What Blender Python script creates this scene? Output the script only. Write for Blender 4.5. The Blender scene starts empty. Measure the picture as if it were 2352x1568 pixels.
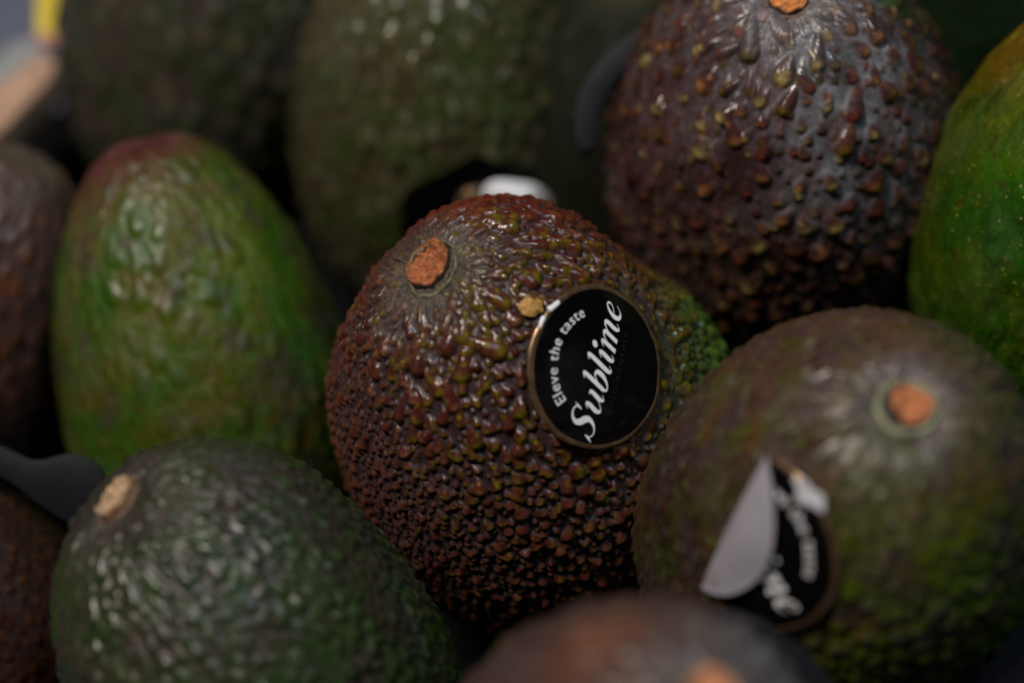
import bpy, math, random
import numpy as np
from mathutils import Vector, Matrix
from mathutils.kdtree import KDTree
from mathutils.bvhtree import BVHTree

# ------------------------------------------------------------------ camera, light, exposure
C = bpy.context.scene.collection
SC = bpy.context.scene
PITCH = math.radians(50)
DIST = 42.5                    # cm from the lens to the sharp plane
FLOOR = 9.6                    # cm: height of the sharp point above the crate floor
FOCUS = np.array([0.0, 0.0, FLOOR])
# columns: image right, image up, towards the lens (world axes, z up)
RW = np.stack([[1, 0, 0], [0, math.sin(PITCH), math.cos(PITCH)],
               [0, -math.cos(PITCH), math.sin(PITCH)]], 1)
CM = 0.01

cam_d = bpy.data.cameras.new('camera')
cam = bpy.data.objects.new('camera', cam_d)
C.objects.link(cam)
cam_d.sensor_width = 36
cam_d.lens = 85
cam_d.clip_start = 0.01
cam_d.clip_end = 50
cam.location = Vector((FOCUS + RW[:, 2] * DIST) * CM)
cam.rotation_euler = (math.pi / 2 - PITCH, 0, 0)
cam_d.dof.use_dof = True
cam_d.dof.focus_distance = (DIST + 0.45) * CM
cam_d.dof.aperture_fstop = 5.0
SC.camera = cam

w = bpy.data.worlds.new('World')
SC.world = w
w.use_nodes = True
w.node_tree.nodes['Background'].inputs[0].default_value = (0.62, 0.74, 1.0, 1)
w.node_tree.nodes['Background'].inputs[1].default_value = 0.003


def lamp(name, pos, target, size, power, col):
    d = bpy.data.lights.new(name, 'AREA')
    d.shape = 'DISK'
    d.size = size
    d.energy = power
    d.color = col
    o = bpy.data.objects.new(name, d)
    C.objects.link(o)
    o.location = pos
    o.rotation_euler = (Vector(target) - Vector(pos)).to_track_quat('-Z', 'Y').to_euler()
    return o


def cam_dir(x, y, z, dist):
    return Vector((FOCUS + RW @ (np.array([x, y, z]) / np.linalg.norm([x, y, z]) * dist)) * CM)


lamp('stall_lamp', cam_dir(-0.36, 0.54, 0.76, 120), FOCUS * CM, 0.26, 15.0, (1.0, 0.89, 0.78))
lamp('daylight_opening', cam_dir(0.30, 0.62, 0.72, 130), FOCUS * CM, 0.12, 5.0, (0.70, 0.89, 1.0))

SC.view_settings.view_transform = 'Standard'
SC.view_settings.look = 'None'
SC.view_settings.exposure = 0.0
SC.view_settings.gamma = 1.0
SC.render.engine = 'CYCLES'
SC.cycles.use_denoising = True
SC.cycles.max_bounces = 6

# ------------------------------------------------------------------ helpers


def tag(o, label=None, cat=None, group=None, kind=None):
    if label:
        o['label'] = label
    if cat:
        o['category'] = cat
    if group:
        o['group'] = group
    if kind:
        o['kind'] = kind
    return o


def empty(name, loc):
    o = bpy.data.objects.new(name, None)
    o.empty_display_size = 0.01
    C.objects.link(o)
    o.location = loc
    return o


def at(px, py, z):
    """point in cm (lens axes) of picture position px,py at z cm in front of the sharp plane"""
    k = 18.0 / 2352 * (DIST - z) / DIST
    return np.array([(px - 1176) * k, (784 - py) * k, z])


def world(P):
    return (np.asarray(P) @ RW.T + FOCUS) * CM


def frame(a):
    a = np.asarray(a, float) / np.linalg.norm(a)
    h = np.array([0, 1, 0.]) if abs(a[1]) < .9 else np.array([1, 0, 0.])
    x = np.cross(h, a)
    x /= np.linalg.norm(x)
    return np.stack([x, np.cross(a, x), a], 1)


def _hash(ix, iy, iz, seed):
    h = (ix.astype(np.uint32) * np.uint32(374761393) + iy.astype(np.uint32) * np.uint32(668265263)
         + iz.astype(np.uint32) * np.uint32(2147483647) + np.uint32(seed * 1013 + 7))
    h = (h ^ (h >> np.uint32(13))) * np.uint32(1274126177)
    h = h ^ (h >> np.uint32(16))
    return (h & np.uint32(0xffffff)).astype(np.float32) / 16777215.0


def noise(P, scale, seed=0, octaves=1):
    """value noise 0..1 at the points P"""
    out = 0
    amp = 1.0
    tot = 0
    for o in range(octaves):
        q = P.astype(np.float32) * scale * 2 ** o + 100.0 + 17.3 * o
        i = np.floor(q)
        f = q - i
        f = f * f * (3 - 2 * f)
        i = i.astype(np.int64)
        v = 0
        for dx in (0, 1):
            for dy in (0, 1):
                for dz in (0, 1):
                    wgt = (f[..., 0] if dx else 1 - f[..., 0]) * (f[..., 1] if dy else 1 - f[..., 1]) * (f[..., 2] if dz else 1 - f[..., 2])
                    v = v + wgt * _hash(i[..., 0] + dx, i[..., 1] + dy, i[..., 2] + dz, seed + o)
        out = out + amp * v
        tot += amp
        amp *= 0.5
    return out / tot


def sstep(a, b, x):
    t = np.clip((x - a) / (b - a), 0, 1)
    return t * t * (3 - 2 * t)


def mesh_obj(name, V, F, mat, parent=None, origin=None, smooth=True, col=None, rgh=None):
    """V in metres (world); F: int array of quads, or list of polygons"""
    o0 = np.array(origin if origin is not None else (0, 0, 0), float)
    me = bpy.data.meshes.new(name)
    V = np.asarray(V, float) - o0
    if isinstance(F, np.ndarray):
        k = F.shape[1]
        me.vertices.add(len(V))
        me.vertices.foreach_set('co', V.astype(np.float32).ravel())
        me.loops.add(F.size)
        me.loops.foreach_set('vertex_index', F.astype(np.int32).ravel())
        me.polygons.add(len(F))
        me.polygons.foreach_set('loop_start', np.arange(0, F.size, k, dtype=np.int32))
        me.update(calc_edges=True)
    else:
        me.from_pydata([tuple(v) for v in V], [], [tuple(f) for f in F])
    me.polygons.foreach_set('use_smooth', np.full(len(me.polygons), smooth))
    if col is not None:
        a = me.attributes.new('Col', 'FLOAT_COLOR', 'POINT')
        a.data.foreach_set('color', np.concatenate([col, np.ones((len(V), 1))], 1).astype(np.float32).ravel())
    if rgh is not None:
        a = me.attributes.new('Rgh', 'FLOAT', 'POINT')
        a.data.foreach_set('value', rgh.astype(np.float32).ravel())
    me.materials.append(mat)
    me.validate()
    o = bpy.data.objects.new(name, me)
    C.objects.link(o)
    if parent is not None:
        o.parent = parent
    elif origin is not None:
        o.location = Vector(origin)
    return o


def material(name, color=None, rough=0.5, metal=0.0, spec=0.5, attr=False, bump=0.0, bscale=4000, var=0.0, coat=0.0):
    m = bpy.data.materials.new(name)
    m.use_nodes = True
    nt = m.node_tree
    b = nt.nodes['Principled BSDF']
    b.inputs['Roughness'].default_value = rough
    b.inputs['Metallic'].default_value = metal
    b.inputs['Specular IOR Level'].default_value = spec
    b.inputs['Coat Weight'].default_value = coat
    tc = nt.nodes.new('ShaderNodeTexCoord')
    if attr:
        a = nt.nodes.new('ShaderNodeAttribute')
        a.attribute_name = 'Col'
        csock = a.outputs['Color']
        r = nt.nodes.new('ShaderNodeAttribute')
        r.attribute_name = 'Rgh'
        nt.links.new(r.outputs['Fac'], b.inputs['Roughness'])
    else:
        rgb = nt.nodes.new('ShaderNodeRGB')
        rgb.outputs[0].default_value = (*color, 1)
        csock = rgb.outputs[0]
    if var > 0:
        n = nt.nodes.new('ShaderNodeTexNoise')
        n.inputs['Scale'].default_value = bscale * 0.35
        n.inputs['Detail'].default_value = 5
        nt.links.new(tc.outputs['Object'], n.inputs['Vector'])
        mr = nt.nodes.new('ShaderNodeMapRange')
        mr.inputs['From Min'].default_value = 0.25
        mr.inputs['From Max'].default_value = 0.75
        mr.inputs['To Min'].default_value = 1 - var
        mr.inputs['To Max'].default_value = 1 + var
        nt.links.new(n.outputs['Fac'], mr.inputs['Value'])
        mx = nt.nodes.new('ShaderNodeVectorMath')
        mx.operation = 'SCALE'
        nt.links.new(csock, mx.inputs[0])
        nt.links.new(mr.outputs['Result'], mx.inputs['Scale'])
        csock = mx.outputs[0]
    nt.links.new(csock, b.inputs['Base Color'])
    if bump > 0:
        n = nt.nodes.new('ShaderNodeTexNoise')
        n.inputs['Scale'].default_value = bscale
        n.inputs['Detail'].default_value = 4
        nt.links.new(tc.outputs['Object'], n.inputs['Vector'])
        bp = nt.nodes.new('ShaderNodeBump')
        bp.inputs['Strength'].default_value = bump
        bp.inputs['Distance'].default_value = 0.0002
        nt.links.new(n.outputs['Fac'], bp.inputs['Height'])
        nt.links.new(bp.outputs['Normal'], b.inputs['Normal'])
    return m


M = {
    'skin': material('avocado_skin', attr=True, bump=0.18, bscale=3200, var=0.36, spec=0.42),
    'skin_pored': material('avocado_skin_pored', attr=True, bump=0.35, bscale=3200, var=0.30, spec=0.35),
    'skin_dull': material('avocado_skin_dull', attr=True, bump=0.35, bscale=3200, var=0.30, spec=0.12),
    'tray_base': material('tray_base_plastic', (0.0015, 0.0015, 0.002), 0.8, spec=0.1),
    'cork': material('stem_cork', attr=True, bump=0.8, bscale=5000, var=0.35, spec=0.2),
    'label_black': material('label_black', (0.0022, 0.0022, 0.0028), 0.20, bump=0.03, bscale=900, var=0.1, spec=0.28),
    'label_gold': material('label_gold', (0.22, 0.135, 0.075), 0.27, metal=0.75, bump=0.15, bscale=2500, var=0.35),
    'label_white': material('label_white', (0.85, 0.86, 0.90), 0.4, bump=0.05, bscale=2500, var=0.04),
    'label_torn': material('label_torn', (0.42, 0.43, 0.47), 0.4, bump=0.3, bscale=1200, var=0.3),
    'label_back': material('label_back', (0.27, 0.26, 0.30), 0.32, bump=0.15, bscale=400, var=0.12),
    'print_white': material('print_white', (0.80, 0.80, 0.84), 0.5, var=0.03),
    'print_gold': material('print_gold', (0.045, 0.028, 0.012), 0.4, metal=0.6, var=0.2),
    'black_plastic': material('black_plastic', (0.004, 0.0045, 0.007), 0.55, spec=0.16, bump=0.3, bscale=1500, var=0.2),
    'scab': material('scab', (0.36, 0.19, 0.045), 0.6, bump=0.6, bscale=5000, var=0.5),
    'wood': material('crate_wood', (0.36, 0.22, 0.15), 0.7, bump=0.5, bscale=500, var=0.25),
    'counter': material('counter', (0.095, 0.105, 0.15), 0.5, bump=0.2, bscale=300, var=0.15),
    'card_yellow': material('card_yellow', (0.62, 0.50, 0.045), 0.6, var=0.05),
    'card_pink': material('card_pink', (0.50, 0.20, 0.24), 0.6, var=0.05),
    'card_grey': material('card_grey', (0.22, 0.23, 0.24), 0.6, var=0.1),
}


def add_pores(m):
    nt = m.node_tree
    b = nt.nodes['Principled BSDF']
    tc = nt.nodes.new('ShaderNodeTexCoord')
    vo = nt.nodes.new('ShaderNodeTexVoronoi')
    vo.inputs['Scale'].default_value = 520
    nt.links.new(tc.outputs['Object'], vo.inputs['Vector'])
    th = nt.nodes.new('ShaderNodeMapRange')
    th.inputs['From Min'].default_value = 0.10
    th.inputs['From Max'].default_value = 0.24
    th.inputs['To Min'].default_value = 1.0
    th.inputs['To Max'].default_value = 0.0
    nt.links.new(vo.outputs['Distance'], th.inputs['Value'])
    # only some cells carry a pore
    gt = nt.nodes.new('ShaderNodeMath')
    gt.operation = 'GREATER_THAN'
    gt.inputs[1].default_value = 0.45
    sp = nt.nodes.new('ShaderNodeSeparateColor')
    nt.links.new(vo.outputs['Color'], sp.inputs[0])
    nt.links.new(sp.outputs[0], gt.inputs[0])
    ml = nt.nodes.new('ShaderNodeMath')
    ml.operation = 'MULTIPLY'
    nt.links.new(th.outputs['Result'], ml.inputs[0])
    nt.links.new(gt.outputs[0], ml.inputs[1])
    old = b.inputs['Base Color'].links[0].from_socket
    mx = nt.nodes.new('ShaderNodeMix')
    mx.data_type = 'RGBA'
    mx.inputs[7].default_value = (0.13, 0.12, 0.015, 1)
    nt.links.new(ml.outputs[0], mx.inputs[0])
    nt.links.new(old, mx.inputs[6])
    nt.links.new(mx.outputs[2], b.inputs['Base Color'])
    bp = nt.nodes.new('ShaderNodeBump')
    bp.inputs['Strength'].default_value = 0.6
    bp.inputs['Distance'].default_value = 0.0003
    nt.links.new(ml.outputs[0], bp.inputs['Height'])
    nt.links.new(b.inputs['Normal'].links[0].from_socket, bp.inputs['Normal'])
    nt.links.new(bp.outputs['Normal'], b.inputs['Normal'])


add_pores(M['skin_pored'])

# ------------------------------------------------------------------ avocado skin
BASE = {}      # name -> (bvh in lens-axes cm, C)


def base_surface(t, ph, Cc, Mf, L, R, pear, ox, oy, lumps, seed, pit=0.22, wob=0.06):
    """smooth fruit surface in lens axes, cm"""
    r = R * np.sin(t) * (1 - pear * np.cos(t))
    wgt = ((1 + np.cos(t)) / 2) ** 1.5
    x = r * np.cos(ph) + ox * wgt
    y = r * np.sin(ph) + oy * wgt
    rr = r / 0.62
    z = L * np.cos(t) - pit * np.exp(-rr ** 2) * (t < 1.5)
    P = np.stack([x, y, z + 0 * ph], -1) @ Mf.T
    d = P / np.linalg.norm(P, axis=-1, keepdims=True)
    s = 1 + wob / R * (noise(d, 1.6, seed + 50, 2) - 0.5) * 2
    P = P * s[..., None]
    for (ld, amp, wd) in lumps:
        ld = np.array(ld, float) / np.linalg.norm(ld)
        P = P + d * (amp * np.exp(((d @ ld) - 1) * 2 / wd ** 2))[..., None]
    return P + Cc


def avocado(name, label, Cc, axis, L, R, pear, ox, oy, nt, nph, pal, bumps, zones=(), lumps=(), seed=1,
            micro=0.0, pit=0.22, group='avocados heaped in the crate', pressed=(), mat='skin'):
    Cc = np.array(Cc, float)
    Mf = frame(axis)
    tt = np.linspace(0.012, math.pi - 0.012, nt)
    pp = np.linspace(0, 2 * math.pi, nph, endpoint=False)
    T, PH = np.meshgrid(tt, pp, indexing='ij')
    P = base_surface(T, PH, Cc, Mf, L, R, pear, ox, oy, lumps, seed, pit)
    dT = np.gradient(P, axis=0) / (tt[1] - tt[0])
    dP = (np.roll(P, -1, 1) - np.roll(P, 1, 1)) / (2 * (pp[1] - pp[0]))
    N = np.cross(dT, dP)
    N /= np.linalg.norm(N, axis=-1, keepdims=True) + 1e-12
    lT = np.linalg.norm(dT, axis=-1)
    lP = np.linalg.norm(dP, axis=-1)
    if np.sum(N[nt // 2, 0] * (P[nt // 2, 0] - Cc)) < 0:
        N = -N
    D = (P - Cc)
    D = D / np.linalg.norm(D, axis=-1, keepdims=True)
    # arc length from the stem
    S = np.cumsum(np.linalg.norm(np.diff(P, axis=0, prepend=P[:1]), axis=-1), axis=0)
    H3 = np.zeros((nt, nph), np.float32)
    CW = np.zeros((nt, nph), np.float32) + 1e-9
    TIP = np.zeros((nt, nph), np.float32)
    TC = np.zeros((nt, nph, 3), np.float32)
    RC = np.zeros((nt, nph), np.float32)
    rng = np.random.default_rng(seed)
    Tn = dT / (lT[..., None] + 1e-9)
    Wn = np.cross(N, Tn)
    area_w = (lT * lP)
    pr = (area_w / area_w.sum()).ravel()
    cs = np.cumsum(pr)
    for layer in bumps:
        sp = layer['sp']
        ntry = int(area_w.sum() * (tt[1] - tt[0]) * (pp[1] - pp[0]) / sp ** 2 * 5)
        idx = np.searchsorted(cs, rng.random(ntry)).clip(0, nt * nph - 1)
        pts = P.reshape(-1, 3)[idx]
        kd = KDTree(len(pts))
        for i, q in enumerate(pts):
            kd.insert(q, i)
        kd.balance()
        alive = np.ones(len(pts), bool)
        dens = layer.get('dens')
        keep = []
        sf = dens(D.reshape(-1, 3)[idx], S.ravel()[idx]) if dens else np.ones(len(pts))
        for i in range(len(pts)):
            if not alive[i]:
                continue
            keep.append(i)
            for (_, j, dd) in kd.find_range(pts[i], sp * sf[i]):
                if j > i:
                    alive[j] = False
        for i in keep:
            it, ip = divmod(int(idx[i]), nph)
            s = S[it, ip]
            f = sf[i]
            u = rng.random(8)
            el = layer['el'](s) * (0.45 + 1.1 * u[0])
            am = layer['amp'] * (0.40 + 0.9 * (0.5 * u[1] + 0.5 * u[2])) * f * float(sstep(0.25, 1.3, s) * 0.75 + 0.25)
            a = layer['w'] * f * (0.58 + 0.85 * u[2])
            lt = a * (1 + el) * 1.1
            ld = a * 1.0
            rad = max(lt, ld) * 1.05
            wt = int(rad / (lT[it, ip] * (tt[1] - tt[0]) + 1e-9)) + 2
            wp = int(rad / (lP[it, ip] * (pp[1] - pp[0]) + 1e-9)) + 2
            t0, t1 = max(0, it - wt), min(nt, it + wt + 1)
            if 2 * wp + 1 >= nph:
                ids = np.arange(nph)
            else:
                ids = np.arange(ip - wp, ip + wp + 1) % nph
            sub = P[t0:t1][:, ids] - P[it, ip]
            ang = layer.get('tw', 0.35) * (u[3] - 0.5) * 2 + layer.get('lean', 0.0)
            sd = Tn[it, ip] * math.cos(ang) + Wn[it, ip] * math.sin(ang)
            wd = -Tn[it, ip] * math.sin(ang) + Wn[it, ip] * math.cos(ang)
            ds = sub @ sd
            dw = sub @ wd
            # a teardrop: thin tail towards the stem, blunt knob away from it
            tl = np.clip(-ds / lt, 0, 1)
            aw = a * (1 - 0.45 * tl)
            q2 = (dw / aw) ** 2 + np.where(ds < 0, (ds / lt) ** 2, (ds / ld) ** 2)
            k = np.clip(1 - q2, 0, 1)
            dome = (k ** 0.80) * (1 - 0.45 * tl)
            h = am * dome
            h3 = (h ** 3).astype(np.float32)
            r_ = np.ix_(np.arange(t0, t1), ids)
            H3[r_] += h3
            knob = np.exp(-((dw / (0.62 * a)) ** 2 + ((ds - 0.45 * ld) / (0.52 * a)) ** 2))
            kind = layer['kind'](D[it, ip], s, u[4], u[5])
            wk = (knob * (k > 0)).astype(np.float32)
            TIP[r_] = np.maximum(TIP[r_], wk * kind[3])
            wc = h3 + 1e-9
            TC[r_] += wc[..., None] * np.array(kind[:3], np.float32)
            RC[r_] += wc * kind[4]
            CW[r_] += wc
    Hh = np.cbrt(H3)
    for (pc, pr_) in pressed:      # bumps flattened under a sticker
        dd = np.linalg.norm(P - np.array(pc), axis=-1)
        Hh = Hh * (0.45 + 0.55 * sstep(pr_ * 0.9, pr_ * 1.12, dd))
    TC /= CW[..., None]
    RC /= CW
    amp0 = max(l['amp'] for l in bumps)
    # fine wrinkles radiating from the stem + low relief
    wr = noise(np.stack([np.cos(PH) * 9, np.sin(PH) * 9, S * 1.1], -1), 2.2, seed + 9, 2) - 0.5
    near = np.exp(-(S / 1.4) ** 2)
    mic = noise(P, 9.0, seed + 3, 2) - 0.5
    mic2 = noise(P, 26.0, seed + 4, 1) - 0.5
    disp = Hh + 0.07 * near * wr * sstep(0.15, 0.5, S) + 0.020 * mic + 0.006 * mic2 + micro * (noise(np.stack([np.cos(PH) * 5, np.sin(PH) * 5, S * .35], -1), 4, seed + 12, 3) - .5)
    Q = P + N * disp[..., None]
    # colour
    val = np.array(pal['valley'], np.float32) + np.zeros((nt, nph, 3), np.float32)
    bod = np.array(pal['body'], np.float32) + np.zeros((nt, nph, 3), np.float32)
    n1 = noise(P, 0.9, seed + 21, 3)[..., None]
    if 'alt' in pal:
        k = sstep(0.42, 0.62, n1)
        val = val * (1 - k) + np.array(pal['alt'][0], np.float32) * k
        bod = bod * (1 - k) + np.array(pal['alt'][1], np.float32) * k
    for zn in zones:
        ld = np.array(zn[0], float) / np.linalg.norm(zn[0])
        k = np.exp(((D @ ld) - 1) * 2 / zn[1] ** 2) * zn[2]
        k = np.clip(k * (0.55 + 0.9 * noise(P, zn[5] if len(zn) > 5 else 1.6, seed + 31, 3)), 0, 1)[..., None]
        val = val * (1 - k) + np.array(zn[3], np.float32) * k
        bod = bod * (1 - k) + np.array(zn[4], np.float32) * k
    for q_, (mc, msc, thr, mst) in enumerate(pal.get('mottle', ())):
        k = (sstep(thr - 0.05, thr + 0.17, noise(P, msc, seed + 200 + 7 * q_, 3)) * mst)[..., None]
        val = val * (1 - k) + np.array(mc, np.float32) * k
        bod = bod * (1 - k) + np.array(mc, np.float32) * 0.8 * k
    hb = sstep(0.18, 0.62, Hh / (amp0 * 0.8))[..., None]
    col = val * (1 - hb) + bod * hb
    tp = np.clip(TIP * 1.05, 0, 1)[..., None]
    col = col * (1 - tp) + TC * tp
    g = np.exp(-(S / pal.get('gs', 0.8)) ** 2)[..., None] * pal.get('gk', 0.6)
    col = col * (1 - g) + np.array(pal.get('near', (0.09, 0.085, 0.06)), np.float32) * g
    m2 = noise(P, 5.0, seed + 41, 3)[..., None]
    col = col * (0.72 + 0.56 * m2)
    for sc in pal.get('spots', ()):
        pc = np.array(sc[0], float)
        dd = np.linalg.norm(P - pc, axis=-1) + 0.10 * (noise(P, 5, seed + 77, 2) - .5)
        k = (1 - sstep(sc[1] * 0.75, sc[1], dd))[..., None]
        col = col * (1 - k) + np.array(sc[2], np.float32) * (0.8 + 0.4 * m2) * k
    lum = (col @ np.array([0.3, 0.55, 0.15], np.float32))[..., None]
    col = np.clip(lum + (col - lum) * pal.get('sat', 1.25), 0.001, 1) * pal.get('gain', 0.78)
    rv, rb = pal.get('rough', (0.46, 0.30))
    hb1 = hb[..., 0]
    rgh = rv * (1 - hb1) + rb * hb1
    tp1 = tp[..., 0]
    rgh = rgh * (1 - tp1) + RC * tp1
    rgh = np.clip(rgh + (noise(P, 7, seed + 61, 2) - 0.5) * 0.18 + np.clip(noise(P, 1.1, seed + 63, 3) - 0.47, 0, 1) * 1.1, 0.12, 0.9)
    # mesh
    V = world(Q.reshape(-1, 3))
    i = np.arange(nt - 1)[:, None]
    j = np.arange(nph)[None]
    jn = (j + 1) % nph
    F = np.stack([i * nph + j, (i + 1) * nph + j, (i + 1) * nph + jn, i * nph + jn], -1).reshape(-1, 4)
    a0 = Q[nt // 2, 0]
    e1 = Q[nt // 2 + 1, 0] - a0
    e2 = Q[nt // 2, 1] - a0
    if np.dot(np.cross(e1, e2), N[nt // 2, 0]) < 0:
        F = F[:, ::-1]
    caps = [np.arange(nph), (nt - 1) * nph + np.arange(nph)[::-1]]
    wc = world(Cc[None])[0]
    low = V[:, 2].min()
    root = empty('avocado', (wc[0], wc[1], low))
    tag(root, label, 'avocado', group)
    sk = mesh_obj('skin', V, F, M[mat], root, (wc[0], wc[1], low), True, col.reshape(-1, 3), rgh.ravel())
    # coarse smooth surface kept for putting stickers on
    st, sp_ = max(1, nt // 150), max(1, nph // 220)
    Pc = P[::st, ::sp_]
    a, b = Pc.shape[:2]
    polys = [(x * b + y, (x + 1) * b + y, (x + 1) * b + (y + 1) % b, x * b + (y + 1) % b) for x in range(a - 1) for y in range(b)]
    top = Mf @ np.array([ox, oy, 0]) + Cc
    info = dict(root=root, origin=(wc[0], wc[1], low), bvh=BVHTree.FromPolygons([tuple(v) for v in Pc.reshape(-1, 3)], polys),
                Mf=Mf, C=Cc, amp=amp0, pit=pit, top=P[0].mean(0), skin=sk, polys=polys, P=Pc)
    return info


# ------------------------------------------------------------------ stems


def stem(av, r0, r1, height, cork=(0.42, 0.15, 0.055), side=(0.07, 0.05, 0.035), seed=0, collar=True, collar_col=(0.20, 0.19, 0.10),
         tilt=(0, 0), sink=0.03, lip=0.035, ring=(1.10, 0.30), shift=(0, 0), cshift=(0, 0)):
    Mf = av['Mf']
    n, m = 40, 96
    ph = np.linspace(0, 2 * math.pi, m, endpoint=False)
    rows, cols, rg = [], [], []
    prof = [(1.06, -0.15, 0), (1.08, 0.0, 0), (1.05, 0.45, 0), (1.02, 0.8, 0), (0.99, 0.95, .4)]
    prof += [(r, 1.0, 1) for r in np.linspace(0.95, 0.0, n)]
    edge = 1 + 0.15 * (noise(np.stack([np.cos(ph), np.sin(ph), 0 * ph], -1), 1.7, seed, 2) - .5) * 2
    for (r, h, c) in prof:
        x = r * r0 * edge * np.cos(ph)
        y = r * r1 * edge * np.sin(ph)
        P = np.stack([x, y, 0 * x], -1)
        rough = (noise(P, 7, seed + 1, 3) - 0.5) * 0.26 * (c if r > 0.05 else 1) + (noise(P, 30, seed + 2, 2) - 0.5) * 0.05 * max(c, .4)
        z = h * height + rough - (0.05 * (1 - r ** 2) if c == 1 else 0)
        P[:, 2] = z
        P[:, 0] += tilt[0] * z + shift[0]
        P[:, 1] += tilt[1] * z + shift[1]
        rows.append(P)
        k = noise(P, 11, seed + 3, 3)[:, None]
        ck = np.array(cork) * (0.10 + 1.8 * k) * (0.75 + 0.5 * noise(P, 34, seed + 6, 2)[:, None])
        sd = np.array(side) * (0.5 + k)
        cols.append(ck * c + sd * (1 - c))
        rg.append(np.full(m, 0.8))
    V = np.stack(rows)
    k = V.shape[0]
    P3 = V.reshape(-1, 3) + np.array([0, 0, -sink])
    P3 = P3 @ Mf.T + av['top']
    i = np.arange(k - 1)[:, None]
    j = np.arange(m)[None]
    F = np.stack([i * m + j, i * m + (j + 1) % m, (i + 1) * m + (j + 1) % m, (i + 1) * m + j], -1).reshape(-1, 4)
    o = mesh_obj('stem', world(P3), F, M['cork'], av['root'], av['origin'], True, np.concatenate(cols), np.concatenate(rg))
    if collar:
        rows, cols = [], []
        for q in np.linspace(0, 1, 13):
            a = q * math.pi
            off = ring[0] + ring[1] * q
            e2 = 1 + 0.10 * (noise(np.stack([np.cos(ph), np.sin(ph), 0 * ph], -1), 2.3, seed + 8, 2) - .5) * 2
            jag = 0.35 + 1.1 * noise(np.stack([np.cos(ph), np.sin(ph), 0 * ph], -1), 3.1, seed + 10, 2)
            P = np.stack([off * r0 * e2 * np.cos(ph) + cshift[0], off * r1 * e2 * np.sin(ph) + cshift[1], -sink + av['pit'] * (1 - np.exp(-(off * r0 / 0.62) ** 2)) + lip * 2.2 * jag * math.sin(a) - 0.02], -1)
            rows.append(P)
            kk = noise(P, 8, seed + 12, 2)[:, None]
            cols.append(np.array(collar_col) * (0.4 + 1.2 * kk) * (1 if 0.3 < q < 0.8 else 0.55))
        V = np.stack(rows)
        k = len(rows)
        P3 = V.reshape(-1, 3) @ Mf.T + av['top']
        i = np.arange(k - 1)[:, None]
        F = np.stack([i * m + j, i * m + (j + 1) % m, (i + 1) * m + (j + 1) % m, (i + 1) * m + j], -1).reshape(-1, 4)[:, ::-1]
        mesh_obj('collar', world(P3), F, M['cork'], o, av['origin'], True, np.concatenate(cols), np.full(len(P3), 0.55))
    return o


# ------------------------------------------------------------------ sticker lettering
def catmull(pts, n=7):
    p = np.array(pts, float)
    p = np.vstack([2 * p[0] - p[1], p, 2 * p[-1] - p[-2]])
    out = []
    for i in range(1, len(p) - 2):
        for k in range(n):
            t = k / n
            a, b, c, d = p[i - 1:i + 3]
            out.append(0.5 * ((2 * b) + (c - a) * t + (2 * a - 5 * b + 4 * c - d) * t * t + (3 * b - 3 * c + d - a) * t ** 3))
    out.append(p[-2])
    return np.array(out)


def ribbon(pts):
    q = catmull(pts)
    d = np.gradient(q[:, :2], axis=0)
    d /= np.linalg.norm(d, axis=1, keepdims=True) + 1e-9
    nrm = np.stack([-d[:, 1], d[:, 0]], 1)
    wd = np.maximum(q[:, 2:3] * 0.86, 0.03) / 2
    L_, R_ = q[:, :2] + nrm * wd, q[:, :2] - nrm * wd
    V = np.concatenate([L_, R_])
    n = len(q)
    return V, [(i, i + 1, n + i + 1, n + i) for i in range(n - 1)]


def dot(cx, cy, r):
    a = np.linspace(0, 2 * math.pi, 20, endpoint=False)
    return np.stack([cx + r * np.cos(a), cy + r * np.sin(a)], 1), [tuple(range(20))]


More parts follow.
